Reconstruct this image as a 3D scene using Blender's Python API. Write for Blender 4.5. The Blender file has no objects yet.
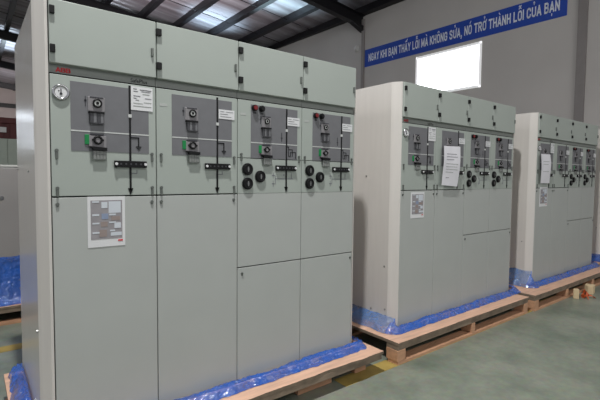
import bpy, bmesh, math, random
from mathutils import Vector, Matrix, noise

random.seed(7)
scn = bpy.context.scene
COL = scn.collection
PI = math.pi

# ---------------------------------------------------------------- materials
def mat(name, color, rough=0.5, metal=0.0, noise_amt=0.0, noise_scale=8.0, bump=0.0, bump_scale=200.0,
        coat=0.0, emit=None, emit_s=0.0, spec=0.5, alpha=1.0, stretch=None):
    m = bpy.data.materials.new(name)
    m.use_nodes = True
    nt = m.node_tree
    b = nt.nodes['Principled BSDF']
    b.inputs['Base Color'].default_value = (*color, 1)
    b.inputs['Roughness'].default_value = rough
    b.inputs['Metallic'].default_value = metal
    b.inputs['Specular IOR Level'].default_value = spec
    b.inputs['Coat Weight'].default_value = coat
    b.inputs['Alpha'].default_value = alpha
    if emit:
        b.inputs['Emission Color'].default_value = (*emit, 1)
        b.inputs['Emission Strength'].default_value = emit_s
    tc = nt.nodes.new('ShaderNodeTexCoord')
    mp = nt.nodes.new('ShaderNodeMapping')
    nt.links.new(tc.outputs['Object'], mp.inputs['Vector'])
    if stretch:
        mp.inputs['Scale'].default_value = stretch
    if noise_amt > 0:
        n = nt.nodes.new('ShaderNodeTexNoise')
        n.inputs['Scale'].default_value = noise_scale
        n.inputs['Detail'].default_value = 5
        nt.links.new(mp.outputs['Vector'], n.inputs['Vector'])
        r = nt.nodes.new('ShaderNodeValToRGB')
        r.color_ramp.elements[0].position = 0.3
        r.color_ramp.elements[1].position = 0.7
        lo = tuple(max(0, c * (1 - noise_amt)) for c in color)
        hi = tuple(min(1, c * (1 + noise_amt)) for c in color)
        r.color_ramp.elements[0].color = (*lo, 1)
        r.color_ramp.elements[1].color = (*hi, 1)
        nt.links.new(n.outputs['Fac'], r.inputs['Fac'])
        nt.links.new(r.outputs['Color'], b.inputs['Base Color'])
    if bump > 0:
        n2 = nt.nodes.new('ShaderNodeTexNoise')
        n2.inputs['Scale'].default_value = bump_scale
        n2.inputs['Detail'].default_value = 2
        nt.links.new(mp.outputs['Vector'], n2.inputs['Vector'])
        bp = nt.nodes.new('ShaderNodeBump')
        bp.inputs['Strength'].default_value = bump
        bp.inputs['Distance'].default_value = 0.01
        nt.links.new(n2.outputs['Fac'], bp.inputs['Height'])
        nt.links.new(bp.outputs['Normal'], b.inputs['Normal'])
    return m

def srgb(r, g, b):
    def f(c):
        c /= 255.0
        return c / 12.92 if c <= 0.04045 else ((c + 0.055) / 1.055) ** 2.4
    return (f(r), f(g), f(b))

M = {}
M['paint'] = mat('cabinet_paint', srgb(166, 173, 167), 0.42, noise_amt=0.02, noise_scale=5, bump=0.04, bump_scale=350)
M['paint_low'] = mat('cabinet_paint_lower', srgb(176, 179, 176), 0.42, noise_amt=0.02, noise_scale=5, bump=0.04, bump_scale=350)
M['side_paint'] = mat('side_panel_paint', srgb(212, 207, 202), 0.24, noise_amt=0.02, noise_scale=6, bump=0.03, bump_scale=60, stretch=(1, 6, 0.5))
M['carcass'] = mat('carcass_dark', srgb(52, 54, 52), 0.6)
M['back_paint'] = mat('carcass_paint', srgb(188, 188, 184), 0.4, noise_amt=0.02)
M['strip'] = mat('strip_shaded_grey', srgb(132, 136, 132), 0.5, noise_amt=0.03)  # base grey darkened for the shade under the compartment door overhang
M['plate'] = mat('plate_grey', srgb(112, 112, 116), 0.5, noise_amt=0.05, noise_scale=20)
M['plate_light'] = mat('plate_light_grey', srgb(134, 131, 134), 0.5, noise_amt=0.02)
M['line_light'] = mat('divider_light', srgb(200, 202, 200), 0.5)
M['black'] = mat('black_plastic', srgb(15, 15, 17), 0.45, spec=0.3)
M['gap'] = mat('gap_black', srgb(22, 22, 22), 0.8)
M['dark_pad'] = mat('dark_grey_tabs', srgb(66, 66, 70), 0.35)
M['steel'] = mat('brushed_steel', srgb(150, 150, 148), 0.3, metal=0.7)
M['latch'] = mat('latch_grey', srgb(112, 116, 112), 0.35, metal=0.5)
M['chrome'] = mat('chrome', srgb(190, 190, 192), 0.15, metal=0.9)
M['white'] = mat('white_label', srgb(222, 222, 224), 0.5)
M['paper'] = mat('paper_white', srgb(226, 224, 230), 0.6, noise_amt=0.02)
M['ink'] = mat('ink_grey', srgb(110, 110, 118), 0.6)
M['ink_dark'] = mat('ink_dark', srgb(50, 50, 56), 0.6)
M['faint'] = mat('ink_faint', srgb(146, 152, 146), 0.6)
M['red'] = mat('emblem_red', srgb(205, 30, 45), 0.5)
M['button_red'] = mat('button_red', srgb(120, 24, 30), 0.35)
M['green'] = mat('indicator_green', srgb(10, 128, 66), 0.35)
M['clear_pad'] = mat('clear_tabs', srgb(150, 152, 150), 0.15, alpha=0.7)
M['photo_grey'] = mat('print_grey', srgb(150, 146, 150), 0.6, noise_amt=0.1, noise_scale=30)
M['photo_blue'] = mat('print_blue', srgb(138, 150, 176), 0.6)
M['photo_brown'] = mat('print_brown', srgb(150, 136, 132), 0.6)
M['photo_white'] = mat('print_white', srgb(205, 210, 218), 0.6)
M['wall'] = mat('wall_paint', srgb(198, 193, 190), 0.75, noise_amt=0.05, noise_scale=0.7, bump=0.05, bump_scale=30)
M['beige_wall'] = mat('wall_beige', srgb(168, 156, 154), 0.8, noise_amt=0.05, noise_scale=1)
M['column'] = mat('column_grey', srgb(138, 132, 131), 0.6, noise_amt=0.04)
M['column_light'] = mat('column_wall_grey', srgb(150, 144, 142), 0.6)
M['steel_dark'] = mat('steel_dark_paint', srgb(20, 18, 23), 0.5, noise_amt=0.1, noise_scale=2)
M['banner'] = mat('banner_blue', srgb(34, 74, 178), 0.5, noise_amt=0.03)
M['letter'] = mat('banner_letter', srgb(240, 245, 255), 0.5)
M['frame_white'] = mat('window_frame_white', srgb(240, 240, 242), 0.4, emit=(1, 1, 1), emit_s=0.45)  # frame is no lamp; emission added to make it look brighter
M['ply'] = mat('plywood_face', srgb(222, 180, 154), 0.6, noise_amt=0.16, noise_scale=6, stretch=(0.7, 5, 1))
M['ply_edge'] = mat('plywood_edge', srgb(132, 116, 100), 0.8, noise_amt=0.25, noise_scale=14)
M['timber'] = mat('timber_block', srgb(196, 150, 118), 0.7, noise_amt=0.14, noise_scale=9, stretch=(0.6, 4, 4))
M['timber_dark'] = mat('timber_dark', srgb(120, 96, 78), 0.75, noise_amt=0.2, noise_scale=9)
M['offcut'] = mat('timber_pale', srgb(222, 198, 160), 0.7, noise_amt=0.08)
M['orange'] = mat('orange_strap', srgb(206, 96, 52), 0.5, noise_amt=0.15)
M['yellow'] = mat('floor_line_yellow', srgb(176, 152, 84), 0.6, noise_amt=0.25, noise_scale=7)
M['maroon'] = mat('container_maroon', srgb(92, 40, 40), 0.6, noise_amt=0.2, noise_scale=3)
M['green_grey'] = mat('cabinet_green_grey', srgb(150, 158, 148), 0.55, noise_amt=0.04)
M['row_grey'] = mat('cabinet_back_grey', srgb(150, 146, 145), 0.3, noise_amt=0.06, noise_scale=2)
M['lamp_white'] = mat('lamp_shell_white', srgb(214, 212, 210), 0.4)
M['tape'] = mat('clear_tape', srgb(190, 186, 178), 0.3)

# floor: green-grey epoxy, worn and slightly shiny
def floor_mat():
    m = bpy.data.materials.new('floor_epoxy'); m.use_nodes = True
    nt = m.node_tree; b = nt.nodes['Principled BSDF']
    tc = nt.nodes.new('ShaderNodeTexCoord')
    n1 = nt.nodes.new('ShaderNodeTexNoise'); n1.inputs['Scale'].default_value = 2.2; n1.inputs['Detail'].default_value = 8
    n1.inputs['Roughness'].default_value = 0.65
    nt.links.new(tc.outputs['Object'], n1.inputs['Vector'])
    r = nt.nodes.new('ShaderNodeValToRGB')
    r.color_ramp.elements[0].position = 0.34; r.color_ramp.elements[0].color = (*srgb(112, 124, 108), 1)
    r.color_ramp.elements[1].position = 0.68; r.color_ramp.elements[1].color = (*srgb(150, 154, 138), 1)
    nt.links.new(n1.outputs['Fac'], r.inputs['Fac'])
    n2 = nt.nodes.new('ShaderNodeTexNoise'); n2.inputs['Scale'].default_value = 26; n2.inputs['Detail'].default_value = 4
    nt.links.new(tc.outputs['Object'], n2.inputs['Vector'])
    mx = nt.nodes.new('ShaderNodeMix'); mx.data_type = 'RGBA'; mx.blend_type = 'OVERLAY'
    mx.inputs['Factor'].default_value = 0.25
    nt.links.new(r.outputs['Color'], mx.inputs['A']); nt.links.new(n2.outputs['Color'], mx.inputs['B'])
    hs = nt.nodes.new('ShaderNodeHueSaturation'); hs.inputs['Saturation'].default_value = 0.8
    nt.links.new(mx.outputs['Result'], hs.inputs['Color'])
    nt.links.new(hs.outputs['Color'], b.inputs['Base Color'])
    b.inputs['Roughness'].default_value = 0.36
    return m
M['floor'] = floor_mat()

# ribbed metal roof sheet, ribs running down the slope
def roof_mat():
    m = bpy.data.materials.new('roof_sheet_metal'); m.use_nodes = True
    nt = m.node_tree; b = nt.nodes['Principled BSDF']
    tc = nt.nodes.new('ShaderNodeTexCoord')
    mp = nt.nodes.new('ShaderNodeMapping'); nt.links.new(tc.outputs['Object'], mp.inputs['Vector'])
    mp.inputs['Scale'].default_value = (0.05, 1, 0.05)
    w = nt.nodes.new('ShaderNodeTexWave'); w.wave_type = 'BANDS'; w.bands_direction = 'Y'
    w.inputs['Scale'].default_value = 0.9; w.inputs['Distortion'].default_value = 0.6
    nt.links.new(mp.outputs['Vector'], w.inputs['Vector'])
    n = nt.nodes.new('ShaderNodeTexNoise'); n.inputs['Scale'].default_value = 3.0; n.inputs['Detail'].default_value = 4
    nt.links.new(mp.outputs['Vector'], n.inputs['Vector'])
    r = nt.nodes.new('ShaderNodeValToRGB')
    r.color_ramp.elements[0].color = (*srgb(112, 103, 108), 1); r.color_ramp.elements[0].position = 0.3
    r.color_ramp.elements[1].color = (*srgb(176, 174, 182), 1); r.color_ramp.elements[1].position = 0.7
    nt.links.new(n.outputs['Fac'], r.inputs['Fac'])
    nt.links.new(r.outputs['Color'], b.inputs['Base Color'])
    b.inputs['Metallic'].default_value = 0.3
    b.inputs['Roughness'].default_value = 0.33
    bp = nt.nodes.new('ShaderNodeBump'); bp.inputs['Strength'].default_value = 0.5; bp.inputs['Distance'].default_value = 0.03
    nt.links.new(w.outputs['Fac'], bp.inputs['Height']); nt.links.new(bp.outputs['Normal'], b.inputs['Normal'])
    return m
M['roof'] = roof_mat()

# blue polythene film: glossy, partly see-through
def film_mat(name, color, alpha):
    m = bpy.data.materials.new(name); m.use_nodes = True
    nt = m.node_tree; b = nt.nodes['Principled BSDF']; out = nt.nodes['Material Output']
    b.inputs['Base Color'].default_value = (*color, 1)
    b.inputs['Roughness'].default_value = 0.12
    b.inputs['Specular IOR Level'].default_value = 1.0
    b.inputs['Coat Weight'].default_value = 0.6
    b.inputs['Coat Roughness'].default_value = 0.05
    tc = nt.nodes.new('ShaderNodeTexCoord')
    n = nt.nodes.new('ShaderNodeTexNoise'); n.inputs['Scale'].default_value = 9; n.inputs['Detail'].default_value = 4
    nt.links.new(tc.outputs['Object'], n.inputs['Vector'])
    mr = nt.nodes.new('ShaderNodeMapRange'); mr.inputs['From Min'].default_value = 0.3; mr.inputs['From Max'].default_value = 0.7
    mr.inputs['To Min'].default_value = max(0, alpha - 0.2); mr.inputs['To Max'].default_value = min(1, alpha + 0.15)
    nt.links.new(n.outputs['Fac'], mr.inputs['Value'])
    nt.links.new(mr.outputs['Result'], b.inputs['Alpha'])
    n2 = nt.nodes.new('ShaderNodeTexNoise'); n2.inputs['Scale'].default_value = 30; n2.inputs['Detail'].default_value = 3
    nt.links.new(tc.outputs['Object'], n2.inputs['Vector'])
    bp = nt.nodes.new('ShaderNodeBump'); bp.inputs['Strength'].default_value = 0.6; bp.inputs['Distance'].default_value = 0.03
    nt.links.new(n2.outputs['Fac'], bp.inputs['Height']); nt.links.new(bp.outputs['Normal'], b.inputs['Normal'])
    return m
M['film'] = film_mat('blue_film', srgb(34, 98, 196), 0.80)
M['film_thin'] = film_mat('blue_film_thin', srgb(92, 140, 206), 0.60)

def emit_mat(name, color, s):
    m = bpy.data.materials.new(name); m.use_nodes = True
    b = m.node_tree.nodes['Principled BSDF']
    tc = m.node_tree.nodes.new('ShaderNodeTexCoord')
    g = m.node_tree.nodes.new('ShaderNodeTexNoise'); g.inputs['Scale'].default_value = 0.6
    r = m.node_tree.nodes.new('ShaderNodeValToRGB')
    r.color_ramp.elements[0].color = (*[c * .95 for c in color], 1); r.color_ramp.elements[1].color = (*color, 1)
    m.node_tree.links.new(tc.outputs['Object'], g.inputs['Vector'])
    m.node_tree.links.new(g.outputs['Fac'], r.inputs['Fac'])
    m.node_tree.links.new(r.outputs['Color'], b.inputs['Emission Color'])
    b.inputs['Base Color'].default_value = (*color, 1)
    b.inputs['Emission Strength'].default_value = s
    b.inputs['Roughness'].default_value = 0.2
    return m
M['daylight'] = emit_mat('daylit_pane', (0.93, 0.96, 1.0), 4.0)
M['pane_glow_far'] = emit_mat('glowing_pane_far', (0.82, 0.9, 1.0), 9.0)

# ---------------------------------------------------------------- mesh building
class MB:
    def __init__(self):
        self.bm = bmesh.new(); self.mats = []
    def _mi(self, m):
        if m not in self.mats: self.mats.append(m)
        return self.mats.index(m)
    def box(self, x0, x1, y0, y1, z0, z1, m, bevel=0.0, seg=2):
        bm = bmesh.new()
        bmesh.ops.create_cube(bm, size=1)
        for v in bm.verts:
            v.co = Vector(((x0 + x1) / 2 + v.co.x * (x1 - x0), (y0 + y1) / 2 + v.co.y * (y1 - y0), (z0 + z1) / 2 + v.co.z * (z1 - z0)))
        if bevel:
            bmesh.ops.bevel(bm, geom=list(bm.edges), offset=bevel, segments=seg, affect='EDGES', profile=0.5)
        self._merge(bm, m); return self
    def _merge(self, bm, m, mx=None, smooth=False):
        mi = self._mi(m)
        vm = {}
        for v in bm.verts:
            vm[v] = self.bm.verts.new(mx @ v.co if mx else v.co)
        for f in bm.faces:
            try:
                nf = self.bm.faces.new([vm[v] for v in f.verts]); nf.material_index = mi; nf.smooth = smooth or f.smooth
            except ValueError:
                pass
        bm.free()
    def cyl(self, c, axis, r, h, m, seg=24, r2=None, bevel=0.0):
        bm = bmesh.new()
        bmesh.ops.create_cone(bm, cap_ends=True, segments=seg, radius1=r, radius2=r if r2 is None else r2, depth=h)
        if bevel:
            es = [e for e in bm.edges if abs(e.verts[0].co.z - e.verts[1].co.z) < 1e-6]
            bmesh.ops.bevel(bm, geom=es, offset=bevel, segments=2, affect='EDGES')
        rot = Vector((0, 0, 1)).rotation_difference(Vector(axis)).to_matrix().to_4x4()
        self._merge(bm, m, Matrix.Translation(Vector(c)) @ rot); return self
    def torus(self, c, axis, R, r, m, seg=32, s2=8):
        bm = bmesh.new()
        ring = []
        for i in range(seg):
            a = 2 * PI * i / seg
            ring.append([bm.verts.new(((R + r * math.cos(2 * PI * j / s2)) * math.cos(a), (R + r * math.cos(2 * PI * j / s2)) * math.sin(a), r * math.sin(2 * PI * j / s2))) for j in range(s2)])
        for i in range(seg):
            for j in range(s2):
                f = bm.faces.new((ring[i][j], ring[(i + 1) % seg][j], ring[(i + 1) % seg][(j + 1) % s2], ring[i][(j + 1) % s2])); f.smooth = True
        rot = Vector((0, 0, 1)).rotation_difference(Vector(axis)).to_matrix().to_4x4()
        self._merge(bm, m, Matrix.Translation(Vector(c)) @ rot); return self
    def prism(self, pts, vec, m, smooth=False):
        """closed polygon pts (3D, planar) extruded by vec"""
        bm = bmesh.new(); vec = Vector(vec)
        a = [bm.verts.new(Vector(p)) for p in pts]; b = [bm.verts.new(Vector(p) + vec) for p in pts]
        bm.faces.new(a[::-1]); bm.faces.new(b)
        n = len(pts)
        for i in range(n):
            bm.faces.new((a[i], a[(i + 1) % n], b[(i + 1) % n], b[i]))
        bmesh.ops.recalc_face_normals(bm, faces=list(bm.faces))
        self._merge(bm, m); return self
    def grid(self, rows, m, smooth=True):
        mi = self._mi(m)
        vs = [[self.bm.verts.new(p) for p in r] for r in rows]
        for i in range(len(vs) - 1):
            for j in range(len(vs[0]) - 1):
                f = self.bm.faces.new((vs[i][j], vs[i + 1][j], vs[i + 1][j + 1], vs[i][j + 1])); f.material_index = mi; f.smooth = smooth
        return self
    def addmesh(self, me, mx, m):
        bm = bmesh.new(); bm.from_mesh(me); self._merge(bm, m, mx); return self
    def build(self, name, parent=None, loc=None, rotz=0.0):
        me = bpy.data.meshes.new(name)
        self.bm.normal_update()
        self.bm.to_mesh(me); self.bm.free()
        for m in self.mats: me.materials.append(m)
        o = bpy.data.objects.new(name, me); COL.objects.link(o)
        if parent: o.parent = parent
        if loc is not None: o.location = loc
        o.rotation_euler.z = rotz
        return o

def tag(o, label=None, cat=None, group=None, kind=None):
    if label: o['label'] = label
    if cat: o['category'] = cat
    if group: o['group'] = group
    if kind: o['kind'] = kind
    return o

def empty(name, loc, rotz=0.0):
    o = bpy.data.objects.new(name, None); COL.objects.link(o)
    o.location = loc; o.rotation_euler.z = rotz; o.empty_display_size = 0.1
    return o

def copy_tree(o, parent=None):
    c = o.copy(); COL.objects.link(c)
    if parent: c.parent = parent
    for ch in list(o.children): copy_tree(ch, c)
    return c

def text_mesh(body, bold=0.0):
    cu = bpy.data.curves.new('lettering_curve', 'FONT')
    cu.body = body; cu.size = 1.0; cu.offset = bold; cu.resolution_u = 3
    ob = bpy.data.objects.new('lettering_tmp', cu); COL.objects.link(ob)
    bpy.context.view_layer.update()
    dg = bpy.context.evaluated_depsgraph_get()
    me = bpy.data.meshes.new_from_object(ob.evaluated_get(dg))
    bpy.data.objects.remove(ob); bpy.data.curves.remove(cu)
    xs = [v.co.x for v in me.vertices]; ys = [v.co.y for v in me.vertices]
    return me, min(xs), max(xs), min(ys), max(ys)

def text_front(mb, body, x0, x1, z0, z1, y, m, bold=0.0):
    """letters on a plane that faces -Y, fitted to the rectangle"""
    me, a, b, c, d = text_mesh(body, bold)
    sx = (x1 - x0) / (b - a); sz = (z1 - z0) / (d - c)
    mx = Matrix(((sx, 0, 0, x0 - a * sx), (0, 0, -1, y), (0, sz, 0, z0 - c * sz), (0, 0, 0, 1)))
    mb.addmesh(me, mx, m); bpy.data.meshes.remove(me)

# bold condensed capitals drawn from strokes (cell .5 wide, 1 high)
_O = [(.25, 1), (.1, .96), (.02, .84), (0, .7), (0, .3), (.02, .16), (.1, .04), (.25, 0), (.4, .04), (.48, .16), (.5, .3), (.5, .7), (.48, .84), (.4, .96), (.25, 1)]
_U = [(0, 1), (0, .3), (.03, .14), (.12, .03), (.25, 0), (.38, .03), (.47, .14), (.5, .3), (.5, 1)]
_C = [(.5, .7), (.48, .86), (.4, .96), (.25, 1), (.1, .96), (.02, .84), (0, .7), (0, .3), (.02, .16), (.1, .04), (.25, 0), (.4, .04), (.48, .14), (.5, .3)]
GL = {
 'N': [[(0, 0), (0, 1)], [(0, 1), (.5, 0)], [(.5, 0), (.5, 1)]],
 'G': [_C + [(.5, .46), (.28, .46)]],
 'A': [[(-.02, 0), (.25, 1)], [(.25, 1), (.52, 0)], [(.1, .27), (.4, .27)]],
 'Y': [[(0, 1), (.25, .48)], [(.5, 1), (.25, .48)], [(.25, .5), (.25, 0)]],
 'K': [[(0, 0), (0, 1)], [(.5, 1), (.04, .42)], [(.18, .58), (.52, 0)]],
 'H': [[(0, 0), (0, 1)], [(.5, 0), (.5, 1)], [(0, .5), (.5, .5)]],
 'I': [[(0, 0), (0, 1)]],
 'B': [[(0, 0), (0, 1)], [(0, 1), (.3, 1), (.43, .93), (.46, .78), (.43, .6), (.3, .53), (0, .53)], [(.3, .53), (.45, .45), (.5, .28), (.45, .08), (.3, 0), (0, 0)]],
 'T': [[(-.02, 1), (.52, 1)], [(.25, 1), (.25, 0)]],
 'L': [[(0, 1), (0, 0), (.42, 0)]],
 'M': [[(0, 0), (0, 1)], [(0, 1), (.3, .15)], [(.3, .15), (.6, 1)], [(.6, 1), (.6, 0)]],
 'S': [[(.48, .76), (.45, .92), (.34, 1), (.16, 1), (.04, .92), (.01, .76), (.06, .62), (.44, .4), (.49, .26), (.46, .08), (.34, 0), (.16, 0), (.04, .08), (.01, .24)]],
 'R': [[(0, 0), (0, 1)], [(0, 1), (.32, 1), (.46, .92), (.49, .74), (.46, .56), (.32, .48), (0, .48)], [(.28, .48), (.5, 0)]],
 'O': [_O], 'U': [_U], 'C': [_C],
 ',': [[(.02, .08), (.02, .0), (-.03, -.14)]],
}
GW = {'I': 0, 'M': .6, ',': .05, 'L': .42}
ACUTE = [[(.2, 1.16), (.36, 1.32)]]; GRAVE = [[(.3, 1.16), (.14, 1.32)]]
HAT = [[(.08, 1.15), (.25, 1.27), (.42, 1.15)]]
TILDE2 = [[(.08, 1.36), (.18, 1.42), (.32, 1.36), (.42, 1.42)]]
HOOK = [[(.17, 1.36), (.28, 1.40), (.33, 1.32), (.25, 1.25), (.25, 1.18)]]
DOT = [[(.25, -.15), (.25, -.27)]]
HORN = [[(.5, .88), (.6, .94), (.62, 1.06)]]
ACC = {'\u1ea0': ('A', DOT), '\u1ea4': ('A', HAT + [[(.42, 1.27), (.56, 1.42)]]), '\u1ed6': ('O', HAT + TILDE2), '\u00c0': ('A', GRAVE), '\u00d4': ('O', HAT),
       '\u1eec': ('U', HORN + HOOK), '\u00d3': ('O', ACUTE), '\u1ede': ('O', HORN + HOOK), '\u1ee6': ('U', HOOK)}
def stroke_text(body, wt=.19, gap=.2, space=.34):
    """list of quads (x, y) for the text and its total width"""
    x = 0; quads = []
    for ch in body:
        if ch == ' ': x += space; continue
        base, acc = ACC.get(ch, (ch, []))
        for k, pl in enumerate(GL[base] + acc):
            t = wt / 2 if k < len(GL[base]) else wt * .32
            for i in range(len(pl) - 1):
                (ax, ay), (bx, by) = pl[i], pl[i + 1]
                # keep strokes inside the cap height
                sq = lambda v: wt / 2 + v * (1 - wt) if k < len(GL[base]) and base != ',' else v
                ay, by = sq(ay), sq(by)
                dx, dy = bx - ax, by - ay; l = math.hypot(dx, dy) or 1
                ux, uy = dx / l, dy / l; e = t * (.9 if 0 < i or len(pl) == 2 else .9)
                if len(pl) > 6: e = t * .45
                ax2, ay2, bx2, by2 = ax - ux * e, ay - uy * e, bx + ux * e, by + uy * e
                quads.append([(x + ax2 - uy * t, ay2 + ux * t), (x + ax2 + uy * t, ay2 - ux * t), (x + bx2 + uy * t, by2 - ux * t), (x + bx2 - uy * t, by2 + ux * t)])
        x += GW.get(base, .5) + wt + gap * .55
    return quads, x

# ---------------------------------------------------------------- levels
PT = 0.155           # top of the pallets = underside of the cabinets
U = 0.42             # one column
W = 4 * U
D = 0.865
zT, zLV, zDK, zMID, zLOW = 1.941, 1.694, 1.656, 1.166, 0.777

# ================================================================ switchgear cabinet
def control_panel(root, col, kind):
    """grey mimic plate with knobs, padlock tabs, indicator, mimic line"""
    x = col * U
    f = lambda v: x + v
    Z = lambda z: z - PT
    px0, px1 = (0.073, 0.386) if kind == 'C' else (0.079, 0.386)
    y0 = -0.0015
    mb = MB()
    mb.box(f(px0), f(px1), y0, 0.004, Z(1.354), Z(1.634), M['plate'])
    mb.box(f(px0), f(px1), y0 - 0.001, 0, Z(1.4335), Z(1.4385), M['line_light'])
    p = mb.build('control_panel', root)
    # mimic line with arrow head and node
    lx = 0.3045 if kind == 'C' else 0.310
    mb = MB()
    zt = 1.646 if kind == 'C' else 1.634
    mb.box(f(lx - .004), f(lx + .004), -0.004, 0, Z(1.19), Z(zt), M['black'])
    mb.prism([(f(lx - .011), -0.004, Z(1.2)), (f(lx + .011), -0.004, Z(1.2)), (f(lx), -0.004, Z(1.171))], (0, 0.004, 0), M['black'])
    mb.box(f(lx - .007), f(lx + .007), -0.005, 0, Z(1.508), Z(1.522), M['line_light'])
    mb.build('mimic_line', p)
    if kind == 'C':
        mb = MB()
        mb.box(f(lx), f(.341), -0.004, 0, Z(1.419), Z(1.424), M['black'])
        mb.box(f(.338), f(.343), -0.004, 0, Z(1.383), Z(1.424), M['black'])
        mb.box(f(.329), f(.352), -0.004, 0, Z(1.380), Z(1.384), M['black'])
        mb.box(f(.333), f(.348), -0.004, 0, Z(1.374), Z(1.377), M['black'])
        mb.box(f(.337), f(.344), -0.004, 0, Z(1.368), Z(1.371), M['black'])
        mb.build('earth_symbol', p)
    else:
        mb = MB()
        t = .0035
        for (a, b, c, d) in ((.292, .292, 1.36, 1.41), (.325, .325, 1.372, 1.424), (.292, .325, 1.41, 1.41), (.325, .351, 1.41, 1.41), (.351, .351, 1.372, 1.41),
                             (.325, .338, 1.372, 1.372), (.338, .338, 1.372, 1.395), (.338, .374, 1.395, 1.395), (.374, .374, 1.362, 1.395), (.31, .325, 1.424, 1.424)):
            if a == .292 : continue
            mb.box(f(min(a, b)) - t / 2, f(max(a, b)) + t / 2, -0.003, 0, Z(min(c, d)) - t / 2, Z(max(c, d)) + t / 2, M['black'])
        mb.build('mimic_symbol', p)
        mb = MB()
        mb.box(f(.275), f(.2785), -0.003, 0, Z(1.45), Z(1.50), M['ink_dark'])
        mb.box(f(.271), f(.2825), -0.003, 0, Z(1.468), Z(1.473), M['ink_dark'])
        mb.build('printed_mark', p)
    # upper and lower operating knobs on light plates
    for zc, low in ((1.554, False), (1.402, True)):
        xc = 0.1725 if kind == 'C' else 0.176
        s = 1.0 if kind == 'C' else 0.86
        mb = MB()
        if low:
            mb.box(f(xc - .034), f(xc + .034), -0.006, 0, Z(zc - .032), Z(zc + .018), M['plate_light'], .002)
        else:
            mb.box(f(xc - .036 * s), f(xc + .030 * s), -0.006, 0, Z(zc - .034), Z(zc + .026), M['plate_light'], .002)
        mb.box(f(xc - .028), f(xc + .024), -0.007, 0, Z(zc + .021), Z(zc + .0255), M['ink_dark'])
        if not low:
            mb.box(f(xc - .046 * s), f(xc - .043 * s), -0.003, 0, Z(zc - .016), Z(zc + .026), M['ink_dark'])
            mb.box(f(xc - .049 * s), f(xc - .040 * s), -0.003, 0, Z(zc + .004), Z(zc + .012), M['ink_dark'])
        mb.build('knob_plate', p)
        mb = MB()
        r = .0182 * s
        if low:
            mb.torus((f(xc), -0.010, Z(zc)), (0, -1, 0), r * .76, r * .28, M['black'])
            mb.box(f(xc - r * 1.25), f(xc - r * .7), -.013, -.006, Z(zc - .004), Z(zc + .004), M['black'])
            mb.box(f(xc + r * .7), f(xc + r * 1.25), -.013, -.006, Z(zc - .004), Z(zc + .004), M['black'])
            mb.cyl((f(xc), -0.008, Z(zc)), (0, -1, 0), r * .62, .006, M['plate_light'])
        else:
            mb.torus((f(xc), -0.010, Z(zc)), (0, -1, 0), r * .82, r * .22, M['black'])
            mb.cyl((f(xc), -0.008, Z(zc)), (0, -1, 0), r * .68, .006, M['line_light'])
            mb.cyl((f(xc), -0.011, Z(zc)), (0, -1, 0), r * .33, .008, M['black'], bevel=.001)
        mb.build('rotary_knob', p)
        # padlock tabs: black bar with hanging tabs
        mb = MB()
        if low:
            zb = 1.367
            mb.prism([(f(.139), -.02, Z(zb + .008)), (f(.206), -.02, Z(zb + .004)), (f(.206), -.02, Z(zb - .009)), (f(.152), -.02, Z(zb - .007)), (f(.150), -.02, Z(zb)), (f(.139), -.02, Z(zb + .003))], (0, .02, 0), M['black'])
            for k in range(4):
                a = .153 + k * .0128
                mb.box(f(a), f(a + .0105), -.014, -.008, Z(1.321), Z(1.357), M['clear_pad'], .001)
                mb.box(f(a + .0105), f(a + .0128), -.013, -.007, Z(1.322), Z(1.357), M['latch'])
            mb.box(f(.152), f(.204), -.014, -.008, Z(1.318), Z(1.324), M['latch'], .001)
        else:
            x1, x2 = (.139, .197) if kind == 'C' else (.141, .2)
            mb.box(f(x1), f(x2), -.018, 0, Z(1.512), Z(1.519), M['black'], .001)
            for k in range(4):
                a = x1 + .004 + k * .0135
                mb.box(f(a), f(a + .011), -.014, -.008, Z(1.471), Z(1.513), M['dark_pad' if k % 2 == 0 else 'plate'], .001)
                mb.box(f(a + .011), f(a + .0135), -.013, -.007, Z(1.468), Z(1.513), M['black' if kind == 'F' else 'dark_pad'])
            mb.box(f(x1 + .006), f(x2), -.014, -.008, Z(1.468), Z(1.474), M['dark_pad'], .001)
        mb.build('padlock_tab', p)
    # green position indicator
    g0, g1 = (.123, .141) if kind == 'C' else (.128, .146)
    MB().box(f(g0), f(g1), -.006, 0, Z(1.382), Z(1.423), M['green'], .002).build('position_indicator', p)
    # rating plate
    mb = MB()
    if col == 0:
        a, b, c, d = .3095, .404, 1.543, 1.646
        mb.box(f(a), f(b), -.0035, -.001, Z(c), Z(d), M['white'])
        for (u0, u1, v, m_) in ((.01, .025, .092, 'ink_dark'), (.038, .088, .09, 'ink_dark'), (.045, .085, .083, 'ink'), (.01, .03, .082, 'ink'), (.01, .04, .062, 'ink'),
                                (.01, .024, .052, 'ink_dark'), (.02, .034, .044, 'ink'), (.06, .088, .054, 'ink'), (.01, .05, .03, 'faint'), (.055, .088, .036, 'faint'), (.01, .088, .018, 'faint'), (.05, .08, .072, 'faint')):
            mb.box(f(a + u0), f(a + u1), -.0045, -.003, Z(c + v - .0012), Z(c + v + .0012), M[m_])
    else:
        a, b, c, d = .312, .4, 1.543, 1.589
        mb.box(f(a), f(b), -.0035, -.001, Z(c), Z(d), M['white'])
        for (u0, u1, v) in ((.008, .03, .036), (.04, .08, .036), (.008, .05, .024), (.008, .07, .012)):
            mb.box(f(a + u0), f(a + u1), -.0045, -.003, Z(c + v - .001), Z(c + v + .001), M['ink'])
    mb.build('rating_plate', p)
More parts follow.
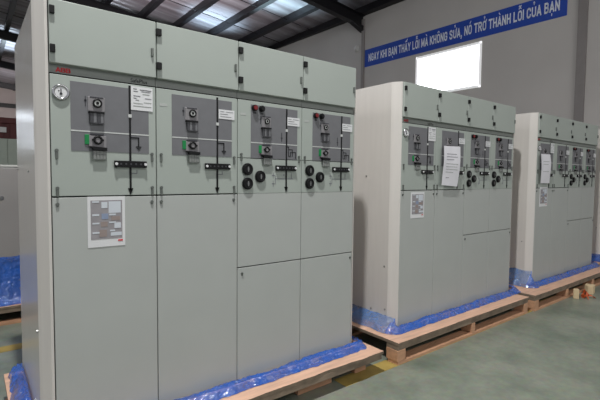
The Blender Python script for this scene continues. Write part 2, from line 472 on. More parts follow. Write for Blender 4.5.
    if kind == 'F':
        for k, (bx_, m_) in enumerate(((.099, 'button_red'), (.1435, 'black'))):
            mb = MB()
            mb.cyl((f(bx_), -.008, Z(1.617)), (0, -1, 0), .0165, .016, M['black'], bevel=.002)
            mb.cyl((f(bx_), -.018, Z(1.617)), (0, -1, 0), .0125, .006, M[m_], bevel=.002)
            mb.box(f(bx_ - .006), f(bx_ + .012), -.003, 0, Z(1.588), Z(1.596), M['ink_dark'])
            o = mb.build('push_button', p)
            tag(o, 'red push button' if k == 0 else 'black push button')
    return p

def make_cabinet():
    root = empty('switchgear_cabinet', (0, 0, PT))
    Z = lambda z: z - PT
    H = zT - PT
    # carcass
    mb = MB()
    mb.box(0.0, W, .022, D, 0.0, H - .003, M['carcass'])
    mb.box(0.0, W, .03, D + .004, .004, H + .001, M['back_paint'], .002)
    mb.build('carcass', root)
    # end panels with a chamfered front edge
    for s in (0, 1):
        sx = lambda v: v if s == 0 else W - v
        pts = [(sx(-.002), .0, 0), (sx(-.012), .003, 0), (sx(-.040), .048, 0), (sx(-.048), .064, 0), (sx(-.048), D - .012, 0), (sx(-.042), D, 0), (sx(-.002), D, 0)]
        mb = MB(); mb.prism(pts, (0, 0, H + .001), M['side_paint'])
        mb.prism([(sx(-.0025), .012, 0), (sx(.002), .012, 0), (sx(.002), .04, 0), (sx(-.0025), .04, 0)], (0, 0, H - .002), M['gap'])
        ep = mb.build('end_panel', root)
        for (sy, sz) in ((.82, 1.283), (.293, 1.27), (.221, .26), (.085, .285), (.099, .604)):
            MB().cyl((sx(-.050), sy, Z(sz)), (-1 if s == 0 else 1, 0, 0), .006, .005, M['steel'], 12, bevel=.001).build('screw', ep)
    lat = lambda mb, x, z: (mb.cyl((x, -.004, z + .010), (0, -1, 0), .0065, .008, M['latch'], 14, bevel=.001),
                            mb.box(x - .0045, x + .0045, -.007, 0, z - .026, z + .008, M['latch'], .002))
    for c in range(4):
        x0, x1 = c * U + .002, (c + 1) * U - .002
        kind = 'C' if c < 2 else 'F'
        # low-voltage compartment door
        d = MB().box(x0, x1, -.012, .02, Z(zLV), Z(zT), M['paint'], .003).build('compartment_door', root)
        for hz in (1.896, 1.748):
            MB().box(x0 - (.004 if c else -.001), x0 + .019, -.024, -.008, Z(hz - .0155), Z(hz + .0155), M['black'], .002).build('hinge', d)
        mb = MB(); mb.box(x1 - .023, x1 - .013, -.022, -.010, Z(1.784), Z(1.822), M['latch'], .003); mb.build('latch', d)
        # recessed name strip
        mb = MB()
        mb.box(x0 - .001, x1 + .001, .008, .022, Z(zDK + .003), Z(zLV), M['strip'])
        mb.box(x0 - .002, x1 + .002, .006, .022, Z(zDK - .004), Z(zDK + .003), M['gap'])
        st = mb.build('name_strip', root)
        if c == 0:
            mb = MB(); qs, tw = stroke_text('ABB', .2, .05); mi = mb._mi(M['red'])
            for q in qs:
                f_ = mb.bm.faces.new([mb.bm.verts.new((.027 + u_ / tw * .054, .0072, Z(1.664) + v_ * .0185)) for u_, v_ in q]); f_.material_index = mi
            tag(mb.build('emblem', st), 'red lettered emblem')
            mb = MB(); text_front(mb, 'SafePlus', .312, .384, Z(1.664), Z(1.681), .0075, M['black'], .012)
            mb.build('lettering', st)
        # upper door
        zb = zMID + .003 if kind == 'C' else 1.354
        d = MB().box(x0, x1, 0, .02, Z(zb), Z(zDK - .003), M['paint'], .002).build('upper_door', root)
        zls = (1.343, 1.192) if kind == 'C' else (1.362,)
        for zl in zls:
            for xl in (x0 + .019, x1 - .019):
                mb = MB(); lat(mb, xl, Z(zl)); mb.build('latch', d)
        mb = MB(); mb.box(x0 + .014, x0 + .048, -.001, .004, Z(1.574), Z(1.586), M['strip' if 0 else 'paint_low'], 0)
        if c: mb.build('raised_mark', d)
        else: mb.bm.free()
        control_panel(root, c, kind)
        # terminal strip
        mb = MB(); tx = x0 - .002
        mb.box(tx + .236, tx + .373, -.014, 0, Z(1.290), Z(1.319), M['black'], .002)
        for sx_ in (.243, .366):
            mb.cyl((tx + sx_, -.016, Z(1.305)), (0, -1, 0), .006, .006, M['white'], 12)
        for k in range(5):
            mb.cyl((tx + .262 + k * .021, -.0145, Z(1.305)), (0, -1, 0), .004, .003, M['dark_pad'], 10)
        mb.build('terminal_strip', root)
        if kind == 'C':
            # faint printed mark under the strip
            mb = MB()
            mb.box(tx + .31, tx + .334, -.0012, .001, Z(1.263), Z(1.266), M['ink']); mb.box(tx + .331, tx + .334, -.0012, .001, Z(1.266), Z(1.28), M['ink'])
            mb.build('printed_mark', root)
            ld = MB().box(x0, x1, 0, .02, 0.004, Z(zMID - .003), M['paint_low'], .002).build('lower_door', root)
            for xl in (x0 + .018, x1 - .021):
                MB().cyl((xl, -.003, Z(1.137)), (0, -1, 0), .0068, .008, M['latch'], 14, bevel=.001).box(xl - .004, xl + .004, -.005, 0, Z(1.126), Z(1.137), M['latch'], .001).build('latch', ld)
        else:
            fp = MB().box(x0, x1, 0, .02, Z(zMID + .0008), Z(1.351), M['paint'], .001).box(x0, x1, 0, .02, Z(zLOW + .003), Z(zMID - .0008), M['paint_low'], .001).build('fixed_panel', root)
            for (bx_, bz) in ((.057, 1.2945), (.136, 1.2565), (.0575, 1.219)):
                mb = MB()
                mb.cyl((tx + bx_, -.006, Z(bz)), (0, -1, 0), .0315, .014, M['black'], 32, bevel=.003)
                mb.torus((tx + bx_, -.0135, Z(bz)), (0, -1, 0), .024, .002, M['black'])
                mb.cyl((tx + bx_, -.0145, Z(bz)), (0, -1, 0), .008, .003, M['dark_pad'], 16)
                mb.box(tx + bx_ - .0025, tx + bx_ + .0025, -.017, -.013, Z(bz - .013), Z(bz + .013), M['steel'])
                mb.build('round_plug', root)
            mb = MB()
            for (a, b, c_, d_) in ((.222, .224, 1.245, 1.28), (.222, .224, 1.2, 1.235), (.235, .238, 1.215, 1.262), (.235, .36, 1.244, 1.247), (.345, .348, 1.247, 1.277), (.215, .232, 1.262, 1.266), (.215, .232, 1.216, 1.22), (.293, .297, 1.262, 1.272)):
                mb.box(tx + a, tx + b, -.0012, .001, Z(c_), Z(d_), M['ink'])
            mb.build('printed_mark', root)
            ld = MB().box(x0, x1, 0, .02, 0.004, Z(zLOW - .003), M['paint_low'], .002).build('lower_door', root)
            xl = x0 + .026 if c == 2 else x1 - .018
            MB().cyl((xl, -.003, Z(.745)), (0, -1, 0), .006, .008, M['latch'], 14, bevel=.001).box(xl - .0035, xl + .0035, -.005, 0, Z(.733), Z(.745), M['latch'], .001).build('latch', ld)
    # dark gap under doors of column 3/4 handled by the carcass; gas pressure gauge
    mb = MB()
    gc = (.0395, 0, Z(1.583))
    mb.torus((gc[0], -.006, gc[2]), (0, -1, 0), .0265, .0055, M['chrome'])
    mb.cyl((gc[0], -.002, gc[2]), (0, -1, 0), .028, .008, M['dark_pad'], 32)
    g = mb.build('pressure_gauge', root)
    MB().cyl((gc[0], -.0065, gc[2]), (0, -1, 0), .0215, .003, M['white'], 32).build('dial', g)
    mb = MB()
    mb.box(gc[0] - .002, gc[0] + .002, -.0095, -.0075, gc[2] - .004, gc[2] + .014, M['ink_dark'])
    mb.cyl((gc[0], -.0095, gc[2] - .006), (0, -1, 0), .005, .003, M['ink_dark'], 16)
    mb.box(gc[0] - .010, gc[0] - .005, -.0095, -.0075, gc[2] + .004, gc[2] + .007, M['ink_dark'])
    mb.build('needle', g)
    return root

def add_sticker(root, x, z0, z1, w, name='instruction_sticker', label=None):
    """printed picture sheet stuck to the lower door of the first column"""
    Z = lambda z: z - PT
    mb = MB()
    mb.box(x, x + w, -.002, 0, Z(z0), Z(z1), M['white'])
    h = z1 - z0
    mb.box(x + .012, x + w - .012, -.003, -.001, Z(z0 + h * .155), Z(z1 - h * .075), M['photo_grey'])
    R = [(.12, .30, .88, .91, 'photo_white'), (.36, .52, .77, .89, 'photo_white'), (.55, .88, .67, .90, 'photo_white'),
         (.12, .30, .62, .655, 'photo_white'), (.36, .54, .55, .66, 'photo_blue'), (.56, .74, .62, .655, 'photo_white'), (.62, .86, .52, .6, 'photo_brown'),
         (.12, .30, .455, .485, 'photo_white'), (.34, .52, .40, .50, 'photo_brown'), (.56, .74, .465, .495, 'photo_white'), (.7, .88, .36, .47, 'photo_white'),
         (.12, .30, .27, .30, 'photo_white'), (.3, .5, .2, .34, 'photo_brown'), (.6, .9, .21, .28, 'photo_white'), (.58, .72, .3, .33, 'photo_white')]
    for (a, b, c, d, m_) in R:
        mb.box(x + w * a, x + w * b, -.004, -.002, Z(z0 + h * c), Z(z0 + h * d), M[m_])
    mb.box(x + w * .8, x + w * .93, -.0035, -.001, Z(z0 + h * .095), Z(z0 + h * .125), M['red'])
    o = mb.build(name, root)
    if label: tag(o, label)

G = 'four column switchgear cabinets in a row'
cabA = make_cabinet()
tag(cabA, 'huge grey four-column switchgear cabinet nearest the viewer, with photo sticker on its first lower door', 'electrical cabinet', G)
cabB = copy_tree(cabA); cabB.location = (2.197, .0345, PT); cabB.rotation_euler.z = .0087
tag(cabB, 'grey switchgear cabinet second in the row, handwritten paper sheet over its second column', 'electrical cabinet', G)
cabC = copy_tree(cabA); cabC.location = (4.370, .041, PT); cabC.rotation_euler.z = .003
tag(cabC, 'grey switchgear cabinet third in the row, blank white paper over its first column', 'electrical cabinet', G)
cabD = copy_tree(cabA); cabD.location = (6.56, .05, PT); cabD.rotation_euler.z = .003
tag(cabD, 'grey switchgear cabinet at the right edge, only a sliver of its side showing', 'electrical cabinet', G)
add_sticker(cabA, .129, .950, 1.165, .150, label='white sheet of small printed pictures')
add_sticker(cabB, .118, .958, 1.152, .162, label='white sheet of small printed pictures')
add_sticker(cabC, .095, .970, 1.176, .185, label='white sheet of small printed pictures')

# paper sheets hung over two cabinets
def paper(name, corners, marks, label, tilt=.012, seed=0):
    """corners: TL, TR, BL, BR as (x, y, z)"""
    TL, TR, BL, BR = [Vector(c) for c in corners]
    rows = []
    n = 12
    for i in range(n + 1):
        v = i / n; r = []
        for j in range(n + 1):
            u = j / n
            p = (TL.lerp(TR, u)).lerp(BL.lerp(BR, u), v)
            p.y += -.002 - .012 * math.sin(PI * v) * (0.6 + .4 * u) + .006 * noise.noise(Vector((u * 2 + seed, v * 2, seed)))
            r.append(p)
        rows.append(r)
    mb = MB(); mb.grid(rows, M['paper'])
    for (u0, u1, v, m_) in marks:
        rr = []
        for dv in (-.006, .006):
            q = []
            for k in range(7):
                u = u0 + (u1 - u0) * k / 6; vv = v + dv
                p = (TL.lerp(TR, u)).lerp(BL.lerp(BR, u), vv)
                p.y += -.004 - .012 * math.sin(PI * vv) * (0.6 + .4 * u) + .006 * noise.noise(Vector((u * 2 + seed, vv * 2, seed)))
                q.append(p)
            rr.append(q)
        mb.grid(rr, M[m_])
    o = mb.build(name)
    tag(o, label, 'paper')
    return o
def fitpaper(cs, y): return [(c[0], y + (c[0] - cs[0][0]) * .005, c[1]) for c in cs]
mk = [(.15, .75, .2, 'ink'), (.15, .8, .27, 'ink'), (.15, .6, .34, 'ink'), (.15, .85, .45, 'faint'), (.15, .8, .52, 'faint'), (.15, .85, .59, 'faint'), (.15, .6, .66, 'faint'), (.2, .4, .8, 'ink')]
paper('paper_sheet', fitpaper([(2.682, 1.512), (2.912, 1.516), (2.663, 1.205), (2.882, 1.192)], .015), mk,
      'creased white paper with written lines hanging crooked over the second column of the middle cabinet', seed=1)
paper('paper_sheet', fitpaper([(4.402, 1.520), (4.622, 1.523), (4.412, 1.218), (4.628, 1.218)], .018), [(.2, .8, .25, 'faint'), (.2, .7, .35, 'faint'), (.2, .8, .6, 'faint')],
      'plain white paper sheet hanging over the first column of the third cabinet', seed=4)

# ================================================================ pallets
def pallet(x0, x1, y0, y1, label, posts, front_inset=.0, runner=True, wavy=.0, seed=0):
    root = empty('wooden_pallet', ((x0 + x1) / 2, (y0 + y1) / 2, 0))
    cx, cy = (x0 + x1) / 2, (y0 + y1) / 2
    tag(root, label, 'pallet', 'wooden pallets under the cabinets')
    ox0, ox1, oy0, oy1 = x0 - cx, x1 - cx, y0 - cy, y1 - cy
    # plywood deck with a slightly ragged front edge
    n = 48
    top, bot = [], []
    for i in range(n + 1):
        x = ox0 + (ox1 - ox0) * i / n
        e = oy0 + wavy * (noise.noise(Vector((x * 3 + seed, seed, 0))) + .5 * noise.noise(Vector((x * 11, seed, 2))))
        top.append((x, e)); bot.append(x)
    mb = MB()
    zt, zb = PT, PT - .02
    mb.grid([[(x, oy1, zt) for x, e in top], [(x, e, zt) for x, e in top]], M['ply'], False)
    mb.grid([[(x, e, zt) for x, e in top], [(x, e + .003, zb) for x, e in top]], M['ply_edge'], False)
    mb.grid([[(x, e + .003, zb) for x, e in top], [(x, oy1, zb) for x, e in top]], M['ply_edge'], False)
    mb.grid([[(x, oy1, zb) for x, e in top], [(x, oy1, zt) for x, e in top]], M['ply_edge'], False)
    for xx, ee in (top[0], top[-1]):
        mb.grid([[(xx, ee, zt), (xx, oy1, zt)], [(xx, ee, zb), (xx, oy1, zb)]], M['ply_edge'], False)
    mb.build('deck', root)
    fi = front_inset
    ys = (oy0 + .006 + fi, (oy0 + oy1) / 2 - .05, oy1 - .106)
    for k, yy in enumerate(ys):
        ya = yy if k else oy0 + .008
        MB().box(ox0 + .004, ox1 - .004, ya, ya + .1, PT - .055, PT - .0205, M['timber_dark' if k else 'ply_edge'], .002).build('stringer', root)
        if runner or k:
            MB().box(ox0 + .004, ox1 - .004, yy, yy + .09, 0.0, .022, M['timber'], .002).build('runner', root)
        for (pa, pb) in posts:
            z0 = .0225 if (runner or k) else 0
            MB().box(ox0 + pa, ox0 + pb, yy, yy + .1, z0, PT - .0555, M['timber'], .003).build('block', root)
    return root
L1 = posts_A = [(.10, .2), (.62, .74), (1.28, 1.52), (1.83, 1.93)]
pallet(-.135, 1.80, -.175, .862, 'wooden pallet with ragged plywood edge under the nearest cabinet', [(.04, .16), (.62, .74), (1.34, 1.60), (1.80, 1.90)], front_inset=.11, runner=False, wavy=.012, seed=3)
pallet(1.975, 3.865, -.155, 1.08, 'wooden pallet under the second cabinet, showing corner block and bottom runner', [(.0, .085), (.915, .965), (1.81, 1.88)], wavy=.004, seed=5)
pallet(3.955, 6.17, -.175, 1.08, 'wooden pallet under the third cabinet, with timber scraps lying in front', [(.004, .09), (.74, .80), (1.48, 1.54), (2.13, 2.2)], wavy=.004, seed=8)
pallet(6.26, 8.4, -.17, 1.08, 'wooden pallet at the right edge, under the last cabinet of the row', [(.004, .09), (1.03, 1.09), (2.05, 2.13)], wavy=.004, seed=9)

# ================================================================ blue film around the cabinet feet
def film(x0, x1, yf, yb, label, front, left, right, seed, rot=0.0, origin=(0, 0), thin_left=False):
    """film runs along the left side (back to front), the front and the right side; front/left/right are profiles (d, z) out from the cabinet"""
    path = []
    st = .008
    n = int((yb - yf) / st)
    for i in range(n + 1): path.append(((x0, yb - (yb - yf) * i / n), (-1, 0), 0.0))
    for k in range(1, 8):
        a = PI + k / 8 * PI / 2
        path.append(((x0, yf), (math.cos(a), math.sin(a)), k / 8))
    n = int((x1 - x0) / st)
    for i in range(n + 1): path.append(((x0 + (x1 - x0) * i / n, yf), (0, -1), 1.0))
    for k in range(1, 8):
        a = 1.5 * PI + k / 8 * PI / 2
        path.append(((x1, yf), (math.cos(a), math.sin(a)), 1 + k / 8))
    n = int((yb - yf) / st)
    for i in range(n + 1): path.append(((x1, yf + (yb - yf) * i / n), (1, 0), 2.0))
    profs = [left, front, right]
    rows = []
    s = 0; last = None
    for (p, nrm, w) in path:
        if last: s += math.hypot(p[0] - last[0], p[1] - last[1]) + .006
        last = p
        a = profs[int(min(w, 1.999))]; b = profs[int(min(w, 1.999)) + 1]; t = w - int(min(w, 1.999))
        r = []
        K = 16
        for k in range(K + 1):
            u = k / K * (len(a) - 1); i0 = min(int(u), len(a) - 2); fu = u - i0
            da = a[i0][0] + (a[i0 + 1][0] - a[i0][0]) * fu; za = a[i0][1] + (a[i0 + 1][1] - a[i0][1]) * fu
            db = b[i0][0] + (b[i0 + 1][0] - b[i0][0]) * fu; zb = b[i0][1] + (b[i0 + 1][1] - b[i0][1]) * fu
            d = da + (db - da) * t; z = za + (zb - za) * t
            q = k / K
            amp = math.sin(PI * min(1, q * 1.05)) ** .5 if 0 < q < 1 else 0
            ridge = 1 - abs(noise.noise(Vector((s * 7 + q * 5, q * 4 - s * 3, seed + 3)))) * 2.2
            ridge2 = 1 - abs(noise.noise(Vector((s * 19 - q * 7, q * 6 + s * 5, seed + 8)))) * 2.2
            nz = noise.noise(Vector((s * 3 + seed * 7, q * 2, seed))) * .014 + ridge * .012 + ridge2 * .004 - .006
            z2 = max(.002, z + nz * amp) if q > 0 else z + .009 * noise.noise(Vector((s * 6, 3, seed))) + .003 * noise.noise(Vector((s * 25, 7, seed)))
            d2 = max(.0015, d + (noise.noise(Vector((s * 5, q * 2 + 9, seed))) * .012 + noise.noise(Vector((s * 17, q * 4 + 9, seed))) * .008) * q)
            r.append((p[0] + nrm[0] * d2, p[1] + nrm[1] * d2, z2))
        rows.append(r)
    mb = MB()
    if thin_left:
        k = int((yb - yf) / st) + 1
        mb.grid(rows[:k], M['film_thin']); mb.grid(rows[k - 1:], M['film'])
        bmesh.ops.remove_doubles(mb.bm, verts=list(mb.bm.verts), dist=1e-6)
    else:
        mb.grid(rows, M['film'])
    o = mb.build('plastic_sheet', None, (origin[0], origin[1], PT), rot)
    tag(o, label, 'plastic film', 'blue plastic films around the cabinet feet')
    return o
fr = [(.001, .020), (.010, .030), (.026, .036), (.044, .030), (.062, .014), (.078, .003)]
sd = [(.001, .085), (.01, .085), (.035, .075), (.07, .055), (.10, .03), (.12, .004)]
sd2 = [(.001, .05), (.006, .04), (.012, .03), (.018, .02), (.026, .01), (.034, .003)]
film(-.0485, 1.7285, -.0145, .80, 'blue film bunched along the foot of the nearest cabinet', fr, [(.001, .055), (.01, .065), (.025, .065), (.045, .05), (.06, .025), (.072, .003)], sd2, 1)
film(-.0485, 1.7285, -.0145, .872, 'blue film bunched around the foot of the second cabinet', fr, sd, [(.001, .05), (.012, .05), (.03, .045), (.05, .03), (.065, .02), (.08, .003)], 2, .0087, (2.197, .0345), True)
film(-.0485, 1.7285, -.0145, .872, 'blue film bunched around the foot of the third cabinet', fr, [(.001, .15), (.01, .14), (.04, .11), (.08, .08), (.12, .04), (.14, .004)], sd2, 3, .003, (4.37, .041), True)
film(-.0485, 1.7285, -.0145, .872, 'blue film around the foot of the last cabinet at the right edge', fr, sd, sd2, 4, .003, (6.56, .05))

# ================================================================ scraps on the floor before the third pallet
def offcut(loc, pts, h, rz, label):
    mb = MB(); mb.prism([(x, y, 0) for x, y in pts], (0, 0, h), M['offcut'])
    o = mb.build('wood_offcut', None, loc, rz)
    bv = o.modifiers.new('edge', 'BEVEL'); bv.width = .004; bv.segments = 2
    tag(o, label, 'wood scrap', 'timber scraps by the third pallet')
offcut((4.80, -.225, 0), [(-.026, -.026), (.03, -.024), (.026, .026), (-.024, .026)], .10, .3, 'small upright pale timber offcut left of the orange scrap')
offcut((5.16, -.232, 0), [(-.055, -.04), (.05, -.045), (.045, .04), (-.03, .045), (-.06, .01)], .095, .2, 'larger pale timber offcut right of the orange scrap')
# crumpled orange strap
mb = MB()
rows = []
for i in range(60):
    t = i / 59
    c = Vector((.085 * math.cos(t * 9) * (.4 + .6 * t), .05 * math.sin(t * 11) * (.4 + .6 * t), .03 + .026 * math.sin(t * 17) + .006))
    up = Vector((.01 * math.sin(t * 7), .012 * math.cos(t * 13), .016))
    rows.append([c - up, c + up])
mb.grid(rows, M['orange'])
rows = []
for i in range(40):
    t = i / 39
    c = Vector((-.06 + .13 * t, -.03 + .05 * math.sin(t * 8), .018 + .012 * math.cos(t * 14)))
    rows.append([c + Vector((0, -.014, -.004)), c + Vector((.004, .014, .006))])
mb.grid(rows, M['orange'])
tag(mb.build('plastic_strap', None, (4.93, -.265, 0.0)), 'crumpled orange strap scrap lying between two pale timber offcuts', 'strap')

# ================================================================ setting
# floor and painted floor lines
o = MB().box(-14, 9.9, -9, 34, -.1, 0, M['floor']).build('floor'); tag(o, kind='structure')
o = MB().box(1.50, 9.3, -.15, -.04, 0, .0016, M['yellow']).build('trim_1'); tag(o, kind='structure')  # line left off further left, where it would lie in pallet shade
o = MB().box(-14, 9.3, 1.66, 1.78, 0, .0016, M['yellow']).build('trim_2'); tag(o, kind='structure')

# end wall carrying banner and window (turned 1.5 degrees)
TH = math.radians(1.5)
WO = Vector((9.5, 4.0, 0))
def onwall(s, z, out=0.0):
    return Vector((WO.x - math.sin(TH) * s - math.cos(TH) * out, WO.y + math.cos(TH) * s - math.sin(TH) * out, z))
wallroot_rot = TH
ws0, ws1, wz0, wz1 = -.40, 1.47, 3.47, 4.555        # window opening
mb = MB()
T = .22
mb.box(0, T, -13, ws0, 0, 6.36, M['wall']); mb.box(0, T, ws1, 30.2, 0, 6.36, M['wall'])
mb.box(0, T, ws0, ws1, 0, wz0, M['wall']); mb.box(0, T, ws0, ws1, wz1, 6.36, M['wall'])
o = mb.build('wall_right', None, WO, TH); tag(o, kind='structure')
# window
mb = MB()
fw = .06
mb.box(-.015, .07, ws0, ws1, wz1 - fw, wz1, M['frame_white'], .004); mb.box(-.015, .07, ws0, ws1, wz0, wz0 + fw, M['frame_white'], .004)
mb.box(-.015, .07, ws0, ws0 + fw, wz0, wz1, M['frame_white'], .004); mb.box(-.015, .07, ws1 - fw, ws1, wz0, wz1, M['frame_white'], .004)
w1 = mb.build('window_1', None, WO, TH); tag(w1, kind='structure')
mb = MB(); mb.box(.03, .036, ws0 + fw, ws1 - fw, wz0 + fw, wz1 - fw, M['daylight'])
mb.build('pane', w1)
# steel columns standing on the wall
for k, (a, b, m_, out) in enumerate(((3.35, 3.45, 'column_light', .05), (-2.60, -2.435, 'column', .05))):
    mb = MB(); mb.box(-out, 0, a, b, 0, 6.1, M[m_], .004)
    mb.box(-out - .012, -out, a - .0, b + .0, 0, 6.1, M[m_], .003)
    o = mb.build('trim_%d' % (k + 3), None, WO, TH); tag(o, kind='structure')

# banner
ban = empty('wall_banner', onwall(.56, 4.9, .004), TH)
tag(ban, 'long blue banner with white Vietnamese capitals high on the end wall', 'banner')
b0, b1, c0, c1 = -2.215 - .56, 3.34 - .56, 4.645 - 4.9, 5.163 - 4.9
rows = []
for i in range(41):
    s = b0 + (b1 - b0) * i / 40
    rows.append([(-.006 + .002 * math.sin(i * .9), s, c0), (-.004 + .002 * math.sin(i * .7), s, (c0 + c1) / 2), (-.006, s, c1)])
mb = MB(); mb.grid(rows, M['banner']); mb.box(-.004, .003, b0, b1, c0, c1, M['banner']); mb.build('sheet', ban)
words = 'NGAY KHI B\u1ea0N TH\u1ea4Y L\u1ed6I M\u00c0 KH\u00d4NG S\u1eecA, N\u00d3 TR\u1ede TH\u00c0NH L\u1ed6I C\u1ee6A B\u1ea0N'.split()
_, tw = stroke_text(' '.join(words))
L0, L1_ = 3.17 - .56, -2.105 - .56
sx = (L0 - L1_) / tw; sz = .232; zb = 4.785 - 4.9
xo = 0
for wd in words:
    quads, ww = stroke_text(wd)
    mb = MB(); mi = mb._mi(M['letter'])
    for q in quads:
        f = mb.bm.faces.new([mb.bm.verts.new((-.0105, L0 - (xo + px_) * sx, zb + py_ * sz)) for px_, py_ in q]); f.material_index = mi
    bmesh.ops.recalc_face_normals(mb.bm, faces=list(mb.bm.faces))
    mb.build('lettering', ban)
    xo += ww + .34

# small white lamp on the wall left of the banner
lp = onwall(3.68, 5.285, 0)
mb = MB()
mb.cyl((-.03, 0, 0), (-1, 0, 0), .11, .06, M['lamp_white'], 24, r2=.085, bevel=.01)
mb.cyl((-.075, 0, 0), (-1, 0, 0), .07, .03, M['lamp_white'], 24, r2=.05, bevel=.008)
tag(mb.build('wall_lamp', None, lp, TH), 'small round white fitting on the wall left of the blue banner', 'wall lamp')

# back wall with dark girt and high windows, partly added
YB = 33.5
o = MB().box(-14, 9.9, YB, YB + .2, 0, 9.2, M['beige_wall']).build('wall_back'); tag(o, kind='structure')
o = MB().box(-14, 9.2, YB - .12, YB, 5.80, 6.08, M['black']).build('trim_5'); tag(o, kind='structure')
for k, (xa, xb, za, zb_) in enumerate(((-3.4, -1.7, 3.0, 5.6), (-7.5, -5.8, 3.0, 5.6), (5.0, 8.0, 2.6, 5.6))):  # first window read from side-panel reflection; others unseen, added to help roof reflections
    mb = MB()
    f_ = .08
    mb.box(xa, xb, YB - .03, YB, zb_ - f_, zb_, M['frame_white']); mb.box(xa, xb, YB - .03, YB, za, za + f_, M['frame_white'])
    mb.box(xa, xa + f_, YB - .03, YB, za, zb_, M['frame_white']); mb.box(xb - f_, xb, YB - .03, YB, za, zb_, M['frame_white'])
    w = mb.build('window_%d' % (k + 2)); tag(w, kind='structure')
    MB().box(xa + f_, xb - f_, YB - .015, YB - .005, za + f_, zb_ - f_, M['pane_glow_far']).build('pane', w)

# roof: ribbed sheet on purlins on rafters
SL = .11
XE = 9.5
zp = lambda x: 6.2 + SL * (XE - x)     # underside of the purlins
XW = -9.0
mb = MB()
rows = [[(x, y, zp(x) + .2) for x in (9.75, XW)] for y in (-8, 34)]
mb.grid(rows, M['roof'], False)
roof = mb.build('ceiling'); tag(roof, kind='structure')
x = 9.33
while x > XW:
    z = zp(x)
    w = .075 if x < 9.2 else .10
    mb = MB()
    mb.prism([(x - w, -8, z + SL * w), (x + w, -8, z - SL * w), (x + w, -8, z - SL * w + .012), (x - w + .012, -8, z + SL * w + .012), (x - w + .012, -8, z + .19 + SL * w), (x + w, -8, z + .19 - SL * w), (x + w, -8, z + .2 - SL * w), (x - w, -8, z + .2 + SL * w)], (0, 41.5, 0), M['steel_dark'])
    mb.build('purlin', roof)
    x -= 1.18
for yr in (-4.4, 1.5, 7.45, 13.35, 19.6, 25.2, 31.2):
    mb = MB()
    dz = .34
    xa, xb = 9.48, XW
    def slab(y0, y1, h0, h1):
        mb.prism([(xa, y0, zp(xa) - h1), (xa, y0, zp(xa) - h0), (xb, y0, zp(xb) - h0), (xb, y0, zp(xb) - h1)], (0, y1 - y0, 0), M['steel_dark'])
    slab(yr - .1, yr + .1, 0.0, .014); slab(yr - .1, yr + .1, dz - .014, dz); slab(yr - .006, yr + .006, .01, dz - .01)
    # haunch at the wall
    mb.prism([(9.48, yr - .09, zp(9.48) - dz), (9.48, yr - .09, zp(9.48) - dz - .16), (8.9, yr - .09, zp(8.9) - dz)], (0, .18, 0), M['steel_dark'])
    mb.build('rafter', roof)
for yr in (9.6, 11.4, 15.4, 17.4):
    mb = MB()
    mb.cyl((0, 0, 0), (1, 0, 0), .012, 14, M['steel_dark'], 8)
    o = mb.build('sag_rod', roof); o.location = (2.5, yr, zp(2.5) + .05); o.rotation_euler = (0, math.atan(SL), 0)

# ================================================================ things in the back left
# second row of gear, seen from behind, standing on a pallet in blue film
def back_cabinet(x0, x1, y0, y1, top, label):
    root = empty('steel_enclosure', ((x0 + x1) / 2, y0, PT)); w = (x1 - x0) / 2
    tag(root, label, 'electrical cabinet')
    MB().box(-w, w, .012, y1 - y0, 0, top - PT - .02, M['row_grey'], .004).build('carcass', root)
    MB().box(-w - .01, w + .01, -.004, y1 - y0 + .01, top - PT - .02, top - PT, M['back_paint'], .004).build('top_cover', root)
    n = 3
    for k in range(n):
        a = -w + 2 * w * k / n; b = -w + 2 * w * (k + 1) / n
        pn = MB().box(a + .003, b - .003, 0, .014, .01, top - PT - .024, M['row_grey'], .003).build('rear_panel', root)
        for sx_ in (a + .05, b - .05):
            for sz_ in (.08, .9):
                MB().cyl((sx_, -.004, sz_), (0, -1, 0), .016, .012, M['chrome'], 14, bevel=.003).build('bolt', pn)
    return root
back_cabinet(-1.66, .68, 2.43, 3.25, 1.336, 'low grey steel enclosure behind the left edge of the nearest cabinet')
pallet(-1.8, .9, 2.30, 3.4, 'wooden pallet in the back left, behind the nearest cabinet', [(.004, .12), (1.3, 1.4), (2.6, 2.696)], wavy=.004, seed=13)
film(-1.665, .685, 2.424, 3.26, 'blue film hanging around the low enclosure in the back left', [(.001, .40), (.006, .33), (.014, .22), (.03, .12), (.06, .03), (.10, .003)],
     [(.001, .40), (.006, .33), (.014, .22), (.03, .12), (.06, .03), (.09, .003)], [(.001, .40), (.006, .33), (.014, .22), (.03, .12), (.06, .03), (.09, .003)], 6)
# pale green cabinet further back
root = empty('storage_cabinet', (.3, 7.6, 0)); tag(root, 'pale green-grey steel cabinet behind the low grey enclosure in the back left', 'cabinet')
MB().box(-1.6, 1.6, .02, .6, .0, 1.915, M['green_grey'], .006).build('carcass', root)
for k in range(2):
    dr = MB().box(-1.595 + 1.6 * k, -.005 + 1.6 * k, 0, .02, .1, 1.9, M['green_grey'], .004).build('door', root)
    MB().box(-.09 + .14 * k, -.06 + .14 * k, -.03, 0, .9, 1.05, M['steel'], .006).build('handle', dr)
# maroon container with ribs and a pale panel
root = empty('shipping_container', (.4, 12.0, 0)); tag(root, 'dark maroon steel container with a pale panel, far in the back left', 'container')
mb = MB(); mb.box(-2.2, 2.2, .04, 2.4, 0, 2.7, M['maroon'], .02)
mb.box(-2.25, 2.25, 0, 2.45, 2.62, 2.78, M['maroon'], .02); mb.box(-2.25, 2.25, 0, 2.45, 0, .16, M['maroon'], .02)
for k in range(15): mb.box(-2.1 + k * .29, -1.96 + k * .29, 0, .06, .16, 2.62, M['maroon'], .01)
mb.build('shell', root)
MB().box(-.25, .14, -.02, .0, 2.38, 2.52, M['lamp_white'], .004).build('pale_panel', root)

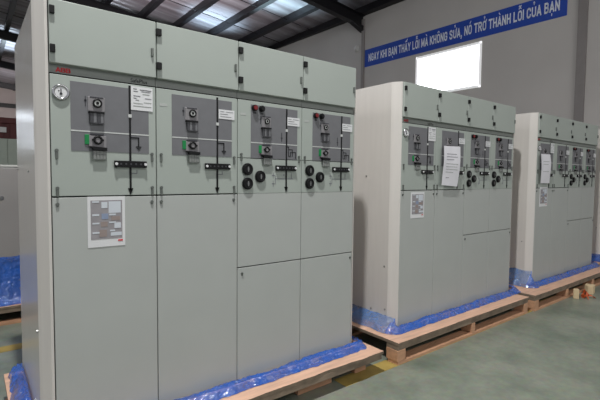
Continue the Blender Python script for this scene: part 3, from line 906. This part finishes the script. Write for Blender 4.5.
# ================================================================ light
w = bpy.data.worlds.new('hall_ambient'); scn.world = w; w.use_nodes = True
bg = w.node_tree.nodes['Background']; bg.inputs['Color'].default_value = (.80, .82, .86, 1); bg.inputs['Strength'].default_value = 0.66

def area(name, loc, target, sx, sy, power, color=(1, 1, 1)):
    l = bpy.data.lights.new(name, 'AREA'); l.shape = 'RECTANGLE'; l.size = sx; l.size_y = sy; l.energy = power; l.color = color
    o = bpy.data.objects.new(name, l); COL.objects.link(o); o.location = loc
    o.rotation_euler = (Vector(target) - Vector(loc)).to_track_quat('-Z', 'Y').to_euler()
    return o
area('high_bay_light', (-.06, -1.22, 5.54), (1.2, -.2, 0), .16, .16, 262, (.985, .99, .97))
area('side_bay_light', (-6.0, 1.6, 5.6), (4, .6, 1.5), 1.2, 1.2, 80, (1, .97, .95))
area('front_fill_light', (4.2, -6.5, 5.6), (3.6, 0, .6), 6.0, 2.0, 150, (1, .99, .96))  # added fill to lift fronts and floor, not a known lamp
def spot(name, loc, target, angle, power, color, radius=.3):
    l = bpy.data.lights.new(name, 'SPOT'); l.energy = power; l.color = color; l.spot_size = math.radians(angle); l.spot_blend = .9; l.shadow_soft_size = radius
    o = bpy.data.objects.new(name, l); COL.objects.link(o); o.location = loc
    o.rotation_euler = (Vector(target) - Vector(loc)).to_track_quat('-Z', 'Y').to_euler()
    return o
area('rear_fill_light', (1.5, 26.0, 5.0), (1.0, 33, 4.6), 2.0, 1.0, 240, (1, .95, .93))  # added to brighten the back wall, no such lamp known
spot('roof_wash_fill', (3.6, 9.8, 3.2), (4.2, 9.8, 7), 110, 1500, (1, .93, .95))  # added uplight hidden behind the nearest cabinet, lifts the roof tone
spot('roof_patch_fill', (6.0, 11.8, 4.2), (6.5, 11.8, 6.6), 52, 1500, (.62, .86, 1))  # added upward spots standing in for bright reflections on the roof
spot('roof_patch_fill', (6.6, 10.4, 4.3), (7.35, 8.8, 6.6), 46, 1800, (.62, .90, 1))
spot('roof_patch_fill', (1.0, 22.5, 4.8), (1.0, 22.0, 7), 80, 2000, (.72, .9, 1))  # added likewise for the bright roof patch at the far left

# ================================================================ camera
cam = bpy.data.cameras.new('camera'); co = bpy.data.objects.new('camera', cam); COL.objects.link(co)
yaw, pitch, roll = 0.6595, -0.0534, 0.0098
fwv = Vector((math.sin(yaw) * math.cos(pitch), math.cos(yaw) * math.cos(pitch), math.sin(pitch)))
rt = Vector((math.cos(yaw), -math.sin(yaw), 0)); up = rt.cross(fwv)
r2 = rt * math.cos(roll) + up * math.sin(roll); u2 = -rt * math.sin(roll) + up * math.cos(roll)
mx = Matrix((r2, u2, -fwv)).transposed().to_4x4(); mx.translation = Vector((-.2527, -1.9398, 1.2547))
co.matrix_world = mx
cam.sensor_width = 36; cam.lens = 424.7542 / 600 * 36; cam.clip_start = .02; cam.clip_end = 200
scn.camera = co
scn.view_settings.view_transform = 'Standard'
scn.view_settings.look = 'None'
scn.view_settings.exposure = -0.17
scn.cycles.use_denoising = True
